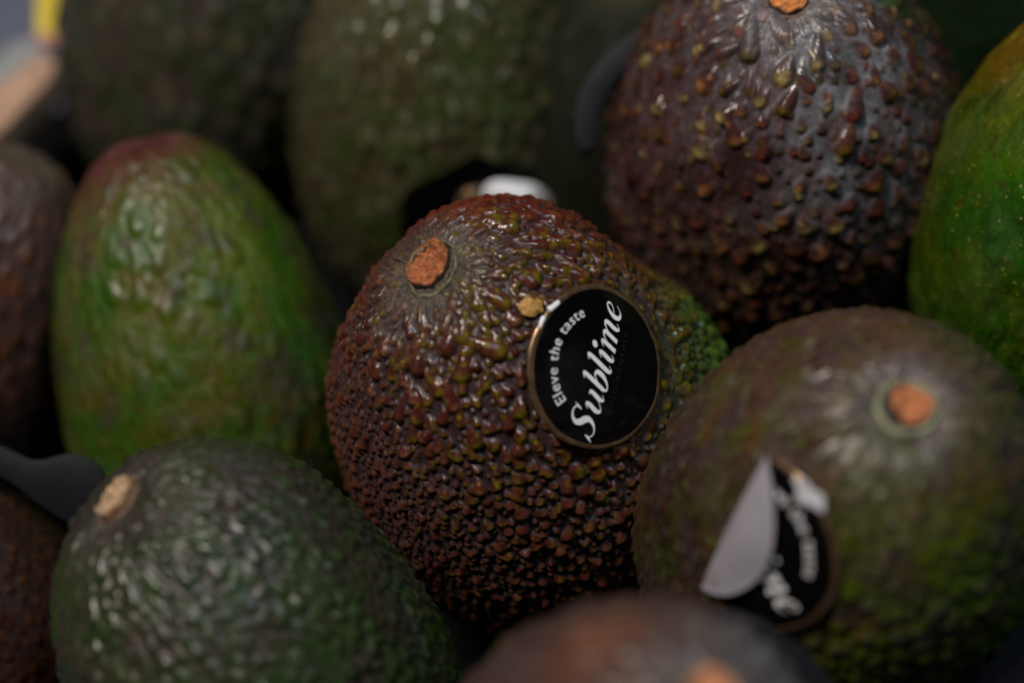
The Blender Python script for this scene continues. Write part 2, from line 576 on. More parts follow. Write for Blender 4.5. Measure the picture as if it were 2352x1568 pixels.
GLYPH = {
    'S': (1.18, [[(.95, 1.22, .04), (.88, 1.50, .07), (.62, 1.64, .09), (.32, 1.55, .16), (.20, 1.28, .26), (.36, 1.00, .34), (.62, .78, .36), (.80, .52, .30), (.76, .20, .20), (.52, 0.0, .09), (.26, .02, .06), (.06, .2, .05), (.03, .42, .04)],
                 [(.98, 1.66, .03), (.93, 1.40, .13), (.92, 1.18, .05)], [(.0, .46, .04), (-.01, .20, .15), (-.10, -.04, .03)]]),
    'u': (1.16, [[(-.02, .84, .04), (.08, .96, .08), (.20, .97, .20), (.24, .70, .28), (.22, .32, .28), (.32, .06, .18), (.46, .02, .08), (.66, .22, .05), (.80, .55, .05)],
                 [(.66, .98, .05), (.84, .97, .18), (.86, .7, .27), (.84, .30, .27), (.92, .06, .15), (1.02, .04, .06), (1.14, .2, .03)]]),
    'b': (1.0, [[(.00, 1.56, .04), (.12, 1.64, .10), (.24, 1.64, .22), (.25, 1.2, .27), (.24, .6, .27), (.24, .2, .25)],
                [(.26, .5, .05), (.42, .86, .07), (.62, .98, .14), (.80, .82, .26), (.82, .46, .29), (.68, .14, .17), (.46, .0, .09), (.30, .06, .12), (.24, .26, .20)]]),
    'l': (.60, [[(.00, 1.56, .04), (.12, 1.64, .10), (.24, 1.64, .22), (.25, 1.2, .28), (.23, .34, .28), (.30, .07, .17), (.42, .03, .07), (.54, .2, .03)]]),
    'i': (.60, [[(-.02, .84, .04), (.08, .96, .08), (.22, .97, .22), (.25, .70, .28), (.23, .32, .28), (.30, .07, .17), (.42, .03, .07), (.54, .2, .03)]]),
    'm': (1.72, [[(-.02, .84, .04), (.08, .96, .08), (.22, .97, .22), (.25, .6, .27), (.25, 0, .27)],
                 [(.27, .42, .04), (.42, .82, .06), (.62, .98, .14), (.78, .86, .25), (.78, .5, .27), (.77, 0, .27)],
                 [(.79, .42, .04), (.94, .82, .06), (1.14, .98, .14), (1.31, .86, .25), (1.30, .34, .27), (1.38, .07, .16), (1.50, .03, .06), (1.63, .2, .03)]]),
    'e': (.90, [[(.16, .46, .04), (.42, .52, .05), (.64, .68, .08), (.64, .88, .11), (.48, .99, .09), (.26, .84, .18), (.14, .50, .28), (.24, .16, .24), (.46, .02, .14), (.68, .10, .06), (.84, .30, .03)]]),
}


def script_word(text, xh):
    """list of (V, faces) strokes in the sticker's own plane, unit = sticker radius"""
    out = []
    x = 0
    for ch in text:
        adv, strokes = GLYPH[ch]
        for s in strokes:
            V, F = ribbon(s)
            out.append((V + [x, 0], F))
        if ch == 'i':
            V, F = dot(.36, 1.42, .17)
            out.append((V + [x - 0.02, 0], F))
        x += adv
    res = []
    for V, F in out:
        V = V.copy()
        V[:, 0] += 0.36 * V[:, 1] - x / 2 - 0.2
        res.append((V * xh, F))
    return res


def font_mesh(text, size, spacing=1.0, bold=0.0):
    cu = bpy.data.curves.new('lettering_curve', 'FONT')
    cu.body = text
    cu.size = size
    cu.space_character = spacing
    cu.offset = bold
    cu.align_x = 'CENTER'
    cu.resolution_u = 3
    cu.fill_mode = 'FRONT'
    ob = bpy.data.objects.new('lettering_curve', cu)
    C.objects.link(ob)
    bpy.context.view_layer.update()
    dg = bpy.context.evaluated_depsgraph_get()
    me = ob.evaluated_get(dg).to_mesh()
    V = np.array([v.co[:2] for v in me.vertices])
    F = [tuple(p.vertices) for p in me.polygons]
    ob.evaluated_get(dg).to_mesh_clear()
    bpy.data.objects.remove(ob)
    bpy.data.curves.remove(cu)
    return V, F


FT_ARC = font_mesh('Eleve the taste', 0.185, 1.10, 0.0)
FT_SUB = font_mesh('GOLD MONTOSA', 0.10, 1.45)


class Sticker:
    """round label laid on a fruit; local plane u (reading direction) and v (letter up), unit = radius"""

    def __init__(self, av, px, py, read, R, tilt=(0, 0), flat=0.25, lift=0.75, warp=None):
        self.av, self.R, self.flat, self.warp = av, R, flat, warp or (lambda u, v: 0.016 * math.sin(9 * u + 3) * math.cos(8 * v + 1) * (u * u + v * v) + 0.005 * math.sin(19 * u + 11 * v) * (u * u + v * v) ** 2)
        p = at(px, py, 0)
        eye = np.array([0, 0, DIST])
        d = (p - eye) / np.linalg.norm(p - eye)
        hit, nrm, _, _ = av['bvh'].ray_cast(Vector(eye), Vector(d))
        self.c = np.array(hit)
        # average normal over the patch
        n = np.array(self.c - av['C'])
        ns = []
        for a in np.linspace(0, 6.28, 12, endpoint=False):
            tq = self.c + R * 0.7 * np.array([math.cos(a), math.sin(a), 0])
            h2 = av['bvh'].find_nearest(Vector(tq))
            q = np.array(h2[1])
            ns.append(q if q @ n > 0 else -q)
        n = np.mean(ns, 0) + np.array([tilt[0], tilt[1], 0])
        self.n = n / np.linalg.norm(n)
        rd = np.array([read[0], read[1], 0.])
        rd[2] = -(rd @ self.n) / self.n[2]
        self.e1 = rd / np.linalg.norm(rd)
        self.e2 = np.cross(self.n, self.e1)
        self.lift = lift

    def place(self, uv, off):
        uv = np.asarray(uv, float)
        out = []
        for i, (u, v) in enumerate(uv):
            flatp = self.c + (self.e1 * u + self.e2 * v) * self.R
            h = self.av['bvh'].ray_cast(Vector(flatp + self.n * 2.5), Vector(-self.n), 6.0)[0]
            sp = np.array(h) if h is not None else flatp - self.n * 0.9 * (u * u + v * v)
            p = sp * (1 - self.flat) + flatp * self.flat
            o = off[i] if hasattr(off, '__len__') else off
            if self.warp is not None:
                o = o + self.warp(u, v)
            out.append(p + self.n * (o + self.lift * self.av['amp']))
        return world(np.array(out))

    def add(self, name, uv, F, off, mat, parent, smooth=True):
        return mesh_obj(name, self.place(uv, off), F, mat, parent, self.av['origin'], smooth)


def disc_uv(r0, r1, nr, na=96, clip=None):
    rs = np.linspace(r0, r1, nr)
    a = np.linspace(0, 2 * math.pi, na, endpoint=False)
    uv = np.stack([rs[:, None] * np.cos(a), rs[:, None] * np.sin(a)], -1).reshape(-1, 2)
    i = np.arange(nr - 1)[:, None]
    j = np.arange(na)[None]
    F = np.stack([i * na + j, (i + 1) * na + j, (i + 1) * na + (j + 1) % na, i * na + (j + 1) % na], -1).reshape(-1, 4)
    return uv, F


def full_sticker(av, px, py, read, R, tilt=(0, 0), flat=0.25, lift=0.75, warp=None, fold=None, label=None):
    s = Sticker(av, px, py, read, R, tilt, flat, lift, warp)
    folded = fold is not None
    if folded:
        fn = np.array(fold[:2], float)
        fn /= np.linalg.norm(fn)
        fd = fold[2]          # keep the part with uv.fn < fd

        def keep(uv, F):
            ok = (uv @ fn) < fd
            return [f for f in F if all(ok[list(f)])] if isinstance(F, list) else F[ok[F].all(1)]
    else:
        def keep(uv, F):
            return F
    # edge: a thin solid rim with its own side wall, then the black printed face
    uv, F = disc_uv(0.02, 0.935, 36, 120)
    if folded:
        # clamp vertices past the fold onto the fold line: a straight clean crease
        k = uv @ fn
        uv = np.where((k > fd)[:, None], uv - fn * (k - fd)[:, None], uv)
        good = np.array([not all(k[list(f)] >= fd) for f in F])
        F = F[good]
    st = s.add('sticker', uv, F, 0.018, M['label_black'], av['root'])
    if label:
        st['label'] = label
    uv, F = disc_uv(0.933, 1.0, 6, 120)
    off = np.concatenate([np.full(120, 0.017), np.full(120, 0.021), np.full(120, 0.021), np.full(120, 0.020), np.full(120, 0.018), np.full(120, -0.01)])
    F = keep(uv, F)
    s.add('gold_rim', uv, F, off, M['label_gold'], st)
    # words
    strokes = script_word('Sublime', 0.232)
    V, FF, O = [], [], []
    nv = 0
    for q, (v, f) in enumerate(strokes):
        v = v + [0.0, -0.15]
        V.append(v)
        FF += [tuple(int(x) + nv for x in ff) for ff in f]
        O += [0.0235 + 0.0004 * q] * len(v)
        nv += len(v)
    V = np.concatenate(V)
    s.add('lettering', V, keep(V, FF), O, M['print_white'], st, False)
    v, f = FT_ARC
    ang = math.pi / 2 - v[:, 0] / 0.64 + 0.02
    rr = 0.64 + v[:, 1]
    v = np.stack([rr * np.cos(ang), rr * np.sin(ang)], 1)
    s.add('lettering', v, keep(v, f), 0.0235, M['print_white'], st, False)
    v, f = FT_SUB
    v = v + [0.0, -0.31]
    s.add('lettering', v, keep(v, f), 0.0235, M['print_gold'], st, False)
    if folded:
        # the cap beyond the crease, turned over: pale underside up
        ta = np.array([-fn[1], fn[0]])
        half = math.sqrt(1 - fd * fd)
        rows = []
        nn, mm = 16, 60
        offs = []
        for i in range(nn):
            q = i / (nn - 1)
            for j in range(mm):
                x = -half + 2 * half * j / (mm - 1)
                depth = math.sqrt(max(0, 1 - x * x)) - fd
                rows.append(fn * (fd - q * depth) + ta * x)
                offs.append(0.05 + 0.03 * math.sin(4 * x + 3 * q + 1) * q + 0.16 * math.sin(min(1, q * depth * 3.0) * math.pi * 0.5) * (0.45 + 0.55 * (depth / (1 - fd))))
        ii = np.arange(nn - 1)[:, None]
        jj = np.arange(mm - 1)[None]
        F = np.stack([ii * mm + jj, ii * mm + jj + 1, (ii + 1) * mm + jj + 1, (ii + 1) * mm + jj], -1).reshape(-1, 4)
        s.add('folded_flap', np.array(rows), F, offs, M['label_back'], st)
    return s, st


def patch(s, pts, off, mat, parent, name, n=5):
    """irregular small flake lying on a sticker: outline in sticker units, domed"""
    p = np.array([(x, y) for x, y in pts], float)
    p = catmull(np.vstack([np.c_[p, np.zeros(len(p))], [[*p[0], 0]]]), 5)[:-1, :2]
    c = p.mean(0)
    V = np.concatenate([c + (p - c) * k for k in (1.0, 0.8, 0.4, 0.05)])
    m = len(p)
    O = [off] * m + [off + 0.008] * m + [off + 0.010] * m * 2
    F = [(r * m + i, r * m + (i + 1) % m, (r + 1) * m + (i + 1) % m, (r + 1) * m + i) for r in range(3) for i in range(m)]
    return s.add(name, V, F, O, mat, parent)


# ------------------------------------------------------------------ crate, tray and what lies behind
def extrude(name, pts, thick, mat, parent=None, origin=None, bevel=0.0, nrm=None):
    """outline (points in lens axes, cm) given real thickness, rounded edges"""
    P = np.array(pts, float)
    n = len(P)
    if nrm is None:
        nrm = np.cross(P[1] - P[0], P[n // 2] - P[0])
    nrm = np.array(nrm, float) / np.linalg.norm(nrm)
    if nrm[2] < 0:
        nrm = -nrm
    V = np.concatenate([P, P - nrm * thick])
    F = [tuple(range(n)), tuple(range(2 * n - 1, n - 1, -1))] + [(i, i + n, (i + 1) % n + n, (i + 1) % n) for i in range(n)]
    o = mesh_obj(name, world(V), F, mat, parent, origin, False)
    import bmesh
    bm = bmesh.new()
    bm.from_mesh(o.data)
    bmesh.ops.recalc_face_normals(bm, faces=bm.faces[:])
    if bevel > 0:
        bmesh.ops.bevel(bm, geom=[e for e in bm.edges], offset=bevel * CM, segments=3, profile=0.5, affect='EDGES', clamp_overlap=True)
    bm.to_mesh(o.data)
    bm.free()
    o.data.polygons.foreach_set('use_smooth', np.ones(len(o.data.polygons), bool))
    return o


def wbox(name, x0, x1, y0, y1, z0, z1, mat, parent=None, origin=None, bevel=0.15):
    """world box in cm"""
    import bmesh
    V = np.array([(x, y, z) for x in (x0, x1) for y in (y0, y1) for z in (z0, z1)], float) * CM
    F = [(0, 1, 3, 2), (4, 6, 7, 5), (0, 4, 5, 1), (2, 3, 7, 6), (0, 2, 6, 4), (1, 5, 7, 3)]
    o = mesh_obj(name, V, F, mat, parent, origin, False)
    bm = bmesh.new()
    bm.from_mesh(o.data)
    bmesh.ops.recalc_face_normals(bm, faces=bm.faces[:])
    bmesh.ops.bevel(bm, geom=bm.edges[:], offset=bevel * CM, segments=2, affect='EDGES')
    bm.to_mesh(o.data)
    bm.free()
    return o


tag(wbox('stall_counter', -60, 60, -50, 60, -3.0, -1.5, M['counter']), kind='structure')
ORC = (0, 0, -1.4 * CM)
tray = empty('crate_tray', ORC)
tag(tray, 'black moulded plastic tray with curved cup rims showing between the avocados', 'tray')
UPV = RW.T @ np.array([0, 0, 1.0])
extrude('tray_base', [RW.T @ np.array([x, y, -0.9 - FLOOR]) for x, y in [(-17, -26), (30, -26), (30, 30), (-10.6, 30), (-10.9, 16.6), (-17, 16.2)]], 0.5, M['tray_base'], tray, ORC, 0.1, UPV)


def rim(pts, z, thick=0.22, tiltz=0.0, z1=None):
    q = catmull(np.array([(x, y, 0) for x, y in pts] + [(*pts[0], 0)], float), 5)[:-1, :2]
    n = len(q)
    ys = q[:, 1]
    out = []
    for x, y in q:
        zz = z + tiltz * (y - ys.mean()) / 100
        out.append(at(x, y, zz))
    return extrude('cup_rim', out, thick, M['black_plastic'], tray, ORC, bevel=thick * 0.42, nrm=(0, 0.15, 1))


OLIVE = (0.13, 0.125, 0.012)
YOL = (0.19, 0.14, 0.012)


def kind_main(d, s, u, v):
    """bump tips: r,g,b, strength, roughness by where the bump sits"""
    corky = max(0, -d[0] * 1.4 - 0.25) + max(0, -d[1] * 0.5 - .1)
    if d[0] > 0.70 + 0.2 * v:
        return (0.05 + 0.05 * u, 0.12, 0.015, 0.9, 0.16)
    if u < 0.10 + 0.9 * corky:
        return (0.20, 0.075, 0.035, 0.75 + .2 * v, 0.6)
    if d[1] > 0.66 + 0.25 * v and u < 0.8:
        return (0.17, 0.030 + 0.03 * v, 0.008, 0.75, 0.22)
    if u < 0.86:
        return (0.13 + 0.07 * v, 0.120, 0.006, 1.0, 0.11)
    return (0.07, 0.020, 0.007, 0.7, 0.16)


def mk_kind(cols, rough=0.3, st=0.8):
    def f(d, s, u, v):
        c = cols[int(u * len(cols)) % len(cols)]
        return (c[0] * (.7 + .6 * v), c[1] * (.7 + .6 * v), c[2] * (.7 + .6 * v), st, rough)
    return f


def dens_main(D, S):
    f = 1.0 - 0.30 * sstep(0.0, 0.7, -D[:, 0]) - 0.22 * sstep(-0.1, 0.8, -D[:, 1])
    f = f * (0.70 + 0.30 * sstep(0.5, 1.6, S))
    return np.clip(f, 0.45, 1.0) * (0.85 + 0.3 * np.random.default_rng(3).random(len(S)))


el_main = lambda s: 2.2 * math.exp(-(s / 2.9) ** 2) + 0.45
A1 = avocado('main', 'dark red pebbled avocado in focus wearing the whole round black sticker with gold rim',
             (0.15, -1.57, -3.4), (-0.368, 0.489, 0.791), 5.09, 3.70, 0.106, 0.16, 0.53, 580, 1000,
             dict(valley=(0.040, 0.022, 0.025), body=(0.066, 0.015, 0.010), near=(0.070, 0.066, 0.045), gk=0.7, gs=1.1,
                  rough=(0.47, 0.20), sat=1.0, gain=0.76),
             [dict(sp=0.275, amp=0.135, w=0.135, el=el_main, kind=kind_main, dens=dens_main, lean=-0.15, tw=0.7),
              dict(sp=0.17, amp=0.085, w=0.088, el=lambda s: 0.9 * math.exp(-(s / 2.0) ** 2) + 0.2, kind=kind_main, dens=dens_main)],
             zones=[((-0.3, 0.95, 0.25), 0.55, 0.95, (0.085, 0.022, 0.032), (0.125, 0.016, 0.010)),
                    ((0.95, 0.25, 0.12), 0.50, 1.3, (0.035, 0.070, 0.016), (0.040, 0.080, 0.010)),
                    ((-0.95, -0.1, 0.3), 0.45, 0.8, (0.060, 0.030, 0.030), (0.13, 0.040, 0.020))],
             lumps=[((0.93, 0.20, 0.0), 0.22, 0.48), ((0.62, 0.74, 0.2), -0.18, 0.30), ((-0.62, 0.72, 0.25), -0.50, 0.38), ((0.40, 0.88, 0.15), -0.15, 0.30), ((-0.9, -0.3, 0.1), -0.06, 0.4)], seed=5, pressed=[((1.55, -0.45, -0.6), 1.5)])
stem(A1, 0.38, 0.49, 0.20, cork=(0.26, 0.085, 0.034), seed=4, sink=0.02, lip=0.055, ring=(1.0, 0.24), shift=(-0.06, 0.06), cshift=(0.05, -0.04), collar_col=(0.13, 0.12, 0.075), side=(0.035, 0.025, 0.02))
s1, st1 = full_sticker(A1, 1372, 842, (0.225, 0.974), 1.45, tilt=(0.22, -0.02), flat=0.45)
patch(s1, [(.42, .86), (.54, .77), (.58, .80), (.50, .87), (.45, .92)], 0.02, M['label_white'], st1, 'scuffed_edge')
patch(s1, [(.17, .955), (.27, .93), (.33, .915), (.33, .96), (.24, .985)], 0.02, M['label_white'], st1, 'scuffed_edge')
sc = Sticker(A1, 1215, 706, (1, 0), 0.24, flat=0.3, lift=0.7)
uv, F = disc_uv(0.02, 1.0, 10, 40)
u3 = np.c_[uv, np.zeros(len(uv))]
wob = 0.75 + 0.6 * noise(u3 / (np.linalg.norm(u3, axis=1, keepdims=True) + .01), 1.5, 5, 2)
sc.add('scab', uv * wob[:, None] * [1, 0.8], F, 0.05 * (1 - (uv ** 2).sum(1)) + 0.03 * noise(u3, 6, 8, 2), M['scab'], A1['root'])

G3 = [(0.06, 0.10, 0.05), (0.10, 0.12, 0.07), (0.05, 0.08, 0.04)]
A3 = avocado('a3', 'dark green avocado at lower left with glossy pale specks and a tan stem scar',
             (-4.83, -6.42, 0.2), (-0.594, 0.611, 0.524), 4.71, 3.48, 0.026, 0.76, 1.26, 300, 470,
             dict(valley=(0.036, 0.040, 0.018), body=(0.030, 0.044, 0.013), near=(0.045, 0.034, 0.034), gk=0.8, gs=1.3, rough=(0.44, 0.30), sat=1.3, gain=0.58, mottle=[((0.05, 0.033, 0.030), 1.3, 0.54, 0.7), ((0.022, 0.055, 0.010), 1.6, 0.56, 0.7)],
                  alt=((0.032, 0.026, 0.024), (0.032, 0.036, 0.022))),
             [dict(sp=0.26, amp=0.085, w=0.105, el=lambda s: 2.2 * math.exp(-(s / 2.6) ** 2) + 0.5, kind=mk_kind(G3, 0.16, 0.8)),
              dict(sp=0.19, amp=0.05, w=0.08, el=lambda s: 1.0, kind=mk_kind(G3, 0.22, 0.6))],
             zones=[((0.5, -0.2, 0.85), 0.6, 0.7, (0.035, 0.060, 0.030), (0.030, 0.065, 0.030))], seed=21, lumps=[((-0.9, 0.15, 0.3), -0.22, 0.35), ((0.65, 0.70, 0.25), -0.22, 0.35)])
stem(A3, 0.27, 0.40, 0.26, cork=(0.34, 0.23, 0.14), side=(0.16, 0.09, 0.05), seed=12, sink=0.02, collar_col=(0.16, 0.10, 0.07))

G4 = [(0.22, 0.22, 0.17), (0.11, 0.13, 0.05), (0.20, 0.16, 0.14)]
A4 = avocado('a4', 'brown green avocado at lower right with a folded sticker and pale stem ring',
             (5.50, -2.99, 0.8), (0.006, 0.477, 0.879), 4.96, 3.46, 0.094, 0.57, -0.34, 300, 470,
             dict(valley=(0.058, 0.040, 0.030), body=(0.046, 0.030, 0.020), near=(0.12, 0.10, 0.10), gk=0.6, gs=0.9, rough=(0.30, 0.22), gain=0.68, sat=1.45, mottle=[((0.10, 0.055, 0.028), 1.3, 0.52, 0.6), ((0.050, 0.060, 0.020), 1.1, 0.52, 0.6), ((0.050, 0.033, 0.038), 1.7, 0.54, 0.7)]),
             [dict(sp=0.34, amp=0.075, w=0.15, el=lambda s: 1.6 * math.exp(-(s / 2.4) ** 2) + 0.4, kind=mk_kind(G4, 0.20, 0.8)),
              dict(sp=0.22, amp=0.05, w=0.09, el=lambda s: 0.6, kind=mk_kind(G4, 0.3, 0.6))],
             zones=[((0.45, -0.55, 0.7), 0.75, 1.2, (0.075, 0.115, 0.025), (0.060, 0.100, 0.012)),
                    ((0.7, 0.55, 0.5), 0.45, 0.9, (0.07, 0.085, 0.045), (0.055, 0.07, 0.025)),
                    ((-0.85, 0.1, 0.4), 0.65, 1.2, (0.026, 0.017, 0.015), (0.020, 0.012, 0.011)),  # left side: shade put into the skin colour
                    ((-0.2, 0.75, 0.55), 0.55, 1.2, (0.075, 0.045, 0.042), (0.062, 0.032, 0.024))], seed=31, pit=0.42)
stem(A4, 0.34, 0.34, 0.30, cork=(0.38, 0.14, 0.06), seed=14, sink=0.02, collar_col=(0.25, 0.26, 0.17), lip=0.06, ring=(1.02, 0.52), shift=(0.09, 0.07))

# (bead colours)
T5 = [(0.40, 0.32, 0.15), (0.30, 0.15, 0.07), (0.14, 0.10, 0.02), (0.20, 0.06, 0.04)]
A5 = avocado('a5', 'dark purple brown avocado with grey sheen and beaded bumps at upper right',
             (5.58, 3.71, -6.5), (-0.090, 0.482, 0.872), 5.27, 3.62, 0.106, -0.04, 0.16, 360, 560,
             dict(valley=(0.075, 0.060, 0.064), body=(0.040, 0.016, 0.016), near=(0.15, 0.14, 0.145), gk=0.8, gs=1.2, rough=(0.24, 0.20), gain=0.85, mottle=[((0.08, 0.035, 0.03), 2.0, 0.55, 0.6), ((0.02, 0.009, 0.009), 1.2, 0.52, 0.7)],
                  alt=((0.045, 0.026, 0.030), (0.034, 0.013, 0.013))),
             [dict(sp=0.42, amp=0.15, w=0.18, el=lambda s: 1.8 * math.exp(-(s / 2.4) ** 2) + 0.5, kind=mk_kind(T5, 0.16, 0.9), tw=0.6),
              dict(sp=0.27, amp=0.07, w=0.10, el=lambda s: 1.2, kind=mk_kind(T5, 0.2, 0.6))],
             zones=[((0.14, 0.25, 0.95), 0.30, 1.3, (0.16, 0.16, 0.175), (0.055, 0.025, 0.025)), ((0.24, -0.12, 0.95), 0.28, 1.3, (0.16, 0.16, 0.175), (0.055, 0.025, 0.025)),  # two grey sheen areas painted into the valley colour
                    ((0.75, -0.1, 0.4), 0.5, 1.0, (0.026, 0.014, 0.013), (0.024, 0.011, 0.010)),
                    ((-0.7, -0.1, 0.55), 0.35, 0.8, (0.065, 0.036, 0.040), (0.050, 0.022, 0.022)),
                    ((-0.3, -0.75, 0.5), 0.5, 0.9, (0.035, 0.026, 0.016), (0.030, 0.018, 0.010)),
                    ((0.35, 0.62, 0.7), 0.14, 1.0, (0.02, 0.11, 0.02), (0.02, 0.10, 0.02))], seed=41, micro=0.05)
stem(A5, 0.36, 0.36, 0.24, cork=(0.50, 0.19, 0.06), seed=15, collar_col=(0.15, 0.10, 0.08), sink=0.06)

T6 = [(0.24, 0.26, 0.03), (0.30, 0.24, 0.04)]
A6 = avocado('a6', 'smooth bright green avocado at the right edge with fine yellow pores',
             (11.38, 2.75, -3.8), (0.274, 0.756, 0.594), 5.0, 3.40, 0.094, 0, 0, 340, 560,
             dict(valley=(0.030, 0.085, 0.006), body=(0.026, 0.075, 0.005), near=(0.08, 0.06, 0.02), gk=0.5, rough=(0.44, 0.36), gain=0.68, sat=1.35, mottle=[((0.10, 0.12, 0.006), 1.2, 0.54, 0.4), ((0.018, 0.055, 0.004), 1.6, 0.53, 0.6), ((0.05, 0.03, 0.008), 3.5, 0.66, 0.7)],
                  alt=((0.050, 0.090, 0.006), (0.045, 0.085, 0.005))),
             [dict(sp=0.24, amp=0.016, w=0.045, el=lambda s: 0.5, kind=mk_kind(T6, 0.35, 0.7)),
              dict(sp=0.50, amp=0.03, w=0.30, el=lambda s: 2.5, kind=mk_kind([(0.03, 0.08, .005)], 0.4, 0.0), tw=0.15)],
             zones=[((-0.55, 0.78, 0.3), 0.45, 1.2, (0.17, 0.120, 0.010), (0.12, 0.08, 0.010)),
                    ((-0.98, 0.1, -0.1), 0.42, 1.0, (0.040, 0.036, 0.014), (0.034, 0.030, 0.012)),
                    ((-0.6, 0.05, 0.75), 0.22, 0.8, (0.05, 0.13, 0.006), (0.045, 0.12, 0.005))], seed=51, micro=0.12, mat='skin_pored')

A7 = avocado('a7', 'blurred purple brown avocado in the foreground at the bottom edge with an orange stem',
             (1.62, -7.17, 6.0), (0.25, 0.50, 0.83), 4.79, 3.02, 0.105, -0.15, 0.04, 160, 240,
             dict(valley=(0.048, 0.028, 0.028), body=(0.040, 0.020, 0.018), near=(0.07, 0.06, 0.06), gk=0.8, gs=1.2, rough=(0.5, 0.4)),
             [dict(sp=0.40, amp=0.12, w=0.17, el=lambda s: 0.8, kind=mk_kind(G4, 0.25, 0.7))],
             zones=[((-0.10, 0.70, 0.70), 0.18, 0.9, (0.13, 0.052, 0.03), (0.12, 0.045, 0.028)),
                    ((0.45, 0.6, 0.6), 0.25, 0.9, (0.14, 0.14, 0.15), (0.11, 0.11, 0.12))], seed=61)
stem(A7, 0.38, 0.38, 0.35, cork=(0.46, 0.20, 0.09), seed=16, collar=False)

T2 = [(0.08, 0.13, 0.05), (0.13, 0.13, 0.06), (0.07, 0.11, 0.03), (0.10, 0.12, 0.07)]
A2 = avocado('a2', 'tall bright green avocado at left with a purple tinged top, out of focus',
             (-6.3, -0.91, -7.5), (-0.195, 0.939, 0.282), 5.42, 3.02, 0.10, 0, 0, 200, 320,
             dict(valley=(0.070, 0.080, 0.010), body=(0.058, 0.068, 0.008), near=(0.08, 0.022, 0.025), gk=0.9, gs=1.3, rough=(0.52, 0.42), gain=0.68, sat=1.35, mottle=[((0.09, 0.065, 0.022), 1.6, 0.54, 0.7), ((0.03, 0.085, 0.006), 1.1, 0.52, 0.8), ((0.05, 0.035, 0.03), 2.0, 0.58, 0.7)],
                  alt=((0.070, 0.095, 0.035), (0.065, 0.075, 0.025))),
             [dict(sp=0.42, amp=0.06, w=0.17, el=lambda s: 1.6, kind=mk_kind(T2, 0.26, 0.75), tw=0.6),
              dict(sp=0.24, amp=0.035, w=0.09, el=lambda s: 0.6, kind=mk_kind(T2, 0.3, 0.5))],
             zones=[((-0.35, 0.93, 0.25), 0.35, 1.0, (0.095, 0.030, 0.035), (0.080, 0.024, 0.020)),
                    ((0.35, 0.55, 0.80), 0.42, 1.2, (0.105, 0.150, 0.004), (0.095, 0.135, 0.003)),
                    ((0.90, -0.15, 0.42), 0.80, 1.4, (0.022, 0.028, 0.012), (0.018, 0.022, 0.010)),  # shade on the right flank, painted into the skin colour
                    ((-0.95, 0.1, 0.2), 0.3, 0.9, (0.030, 0.045, 0.016), (0.026, 0.040, 0.014))], seed=71, micro=0.05)

T8 = [(0.26, 0.31, 0.20), (0.12, 0.16, 0.06), (0.28, 0.24, 0.15)]  # pale tip colours paint in the bump highlights
A8 = avocado('a8', 'olive green avocado with a curled white edged black sticker behind the central one',
             (-1.45, 4.95, -12.0), (-0.041, 0.716, 0.697), 5.5, 3.5, 0.10, 0, 0, 200, 300,
             dict(gain=0.62, valley=(0.056, 0.060, 0.030), body=(0.052, 0.060, 0.026), rough=(0.32, 0.22), mottle=[((0.06, 0.042, 0.026), 1.4, 0.54, 0.8), ((0.035, 0.06, 0.012), 1.2, 0.54, 0.7)], near=(0.05, 0.045, 0.03),
                  alt=((0.085, 0.076, 0.048), (0.075, 0.068, 0.044))),
             [dict(sp=0.42, amp=0.13, w=0.17, el=lambda s: 0.7, kind=mk_kind(T8, 0.2, 0.9)),
              dict(sp=0.24, amp=0.05, w=0.09, el=lambda s: 0.4, kind=mk_kind(T8, 0.2, 0.7))],
             zones=[((0.9, 0.1, 0.42), 0.55, 1.3, (0.018, 0.020, 0.010), (0.016, 0.018, 0.009)),  # shaded right side painted as near-black skin
                    ((-0.9, 0.1, 0.3), 0.4, 0.8, (0.040, 0.034, 0.022), (0.034, 0.028, 0.018)),
                    ((0.1, 0.85, 0.5), 0.45, 0.8, (0.050, 0.038, 0.028), (0.044, 0.032, 0.022))], seed=81)
A9 = avocado('a9', 'dark olive avocado at the upper left, strongly blurred in the back row',
             (-7.3, 7.9, -15.0), (0.132, 0.852, 0.506), 5.6, 3.45, 0.075, 0, 0, 160, 240,
             dict(gain=0.66, valley=(0.046, 0.046, 0.034), body=(0.042, 0.043, 0.030), rough=(0.36, 0.28), mottle=[((0.065, 0.045, 0.035), 1.0, 0.54, 0.8), ((0.030, 0.045, 0.018), .9, 0.54, 0.7)],
                  alt=((0.052, 0.040, 0.034), (0.046, 0.036, 0.030))),
             [dict(sp=0.50, amp=0.14, w=0.22, el=lambda s: 0.6, kind=mk_kind(T8, 0.25, 0.8))], seed=91)
A10 = avocado('a10', 'brown purple avocado at the left edge beside the tall green one',
              (-12.4, -0.2, -8.6), (0.533, 0.794, 0.292), 5.08, 2.97, 0.143, 0, 0, 160, 240,
              dict(valley=(0.050, 0.030, 0.028), body=(0.045, 0.020, 0.016), rough=(0.38, 0.30), mottle=[((0.10, 0.04, 0.02), 1.2, 0.55, 0.7)]),
              [dict(sp=0.40, amp=0.07, w=0.16, el=lambda s: 0.8, kind=mk_kind([(0.13, 0.05, .02), (.08, .05, .05)], 0.3, 0.7))],
              zones=[((0.0, 0.9, 0.4), 0.4, 0.9, (0.070, 0.060, 0.034), (0.060, 0.045, 0.025))], seed=101)
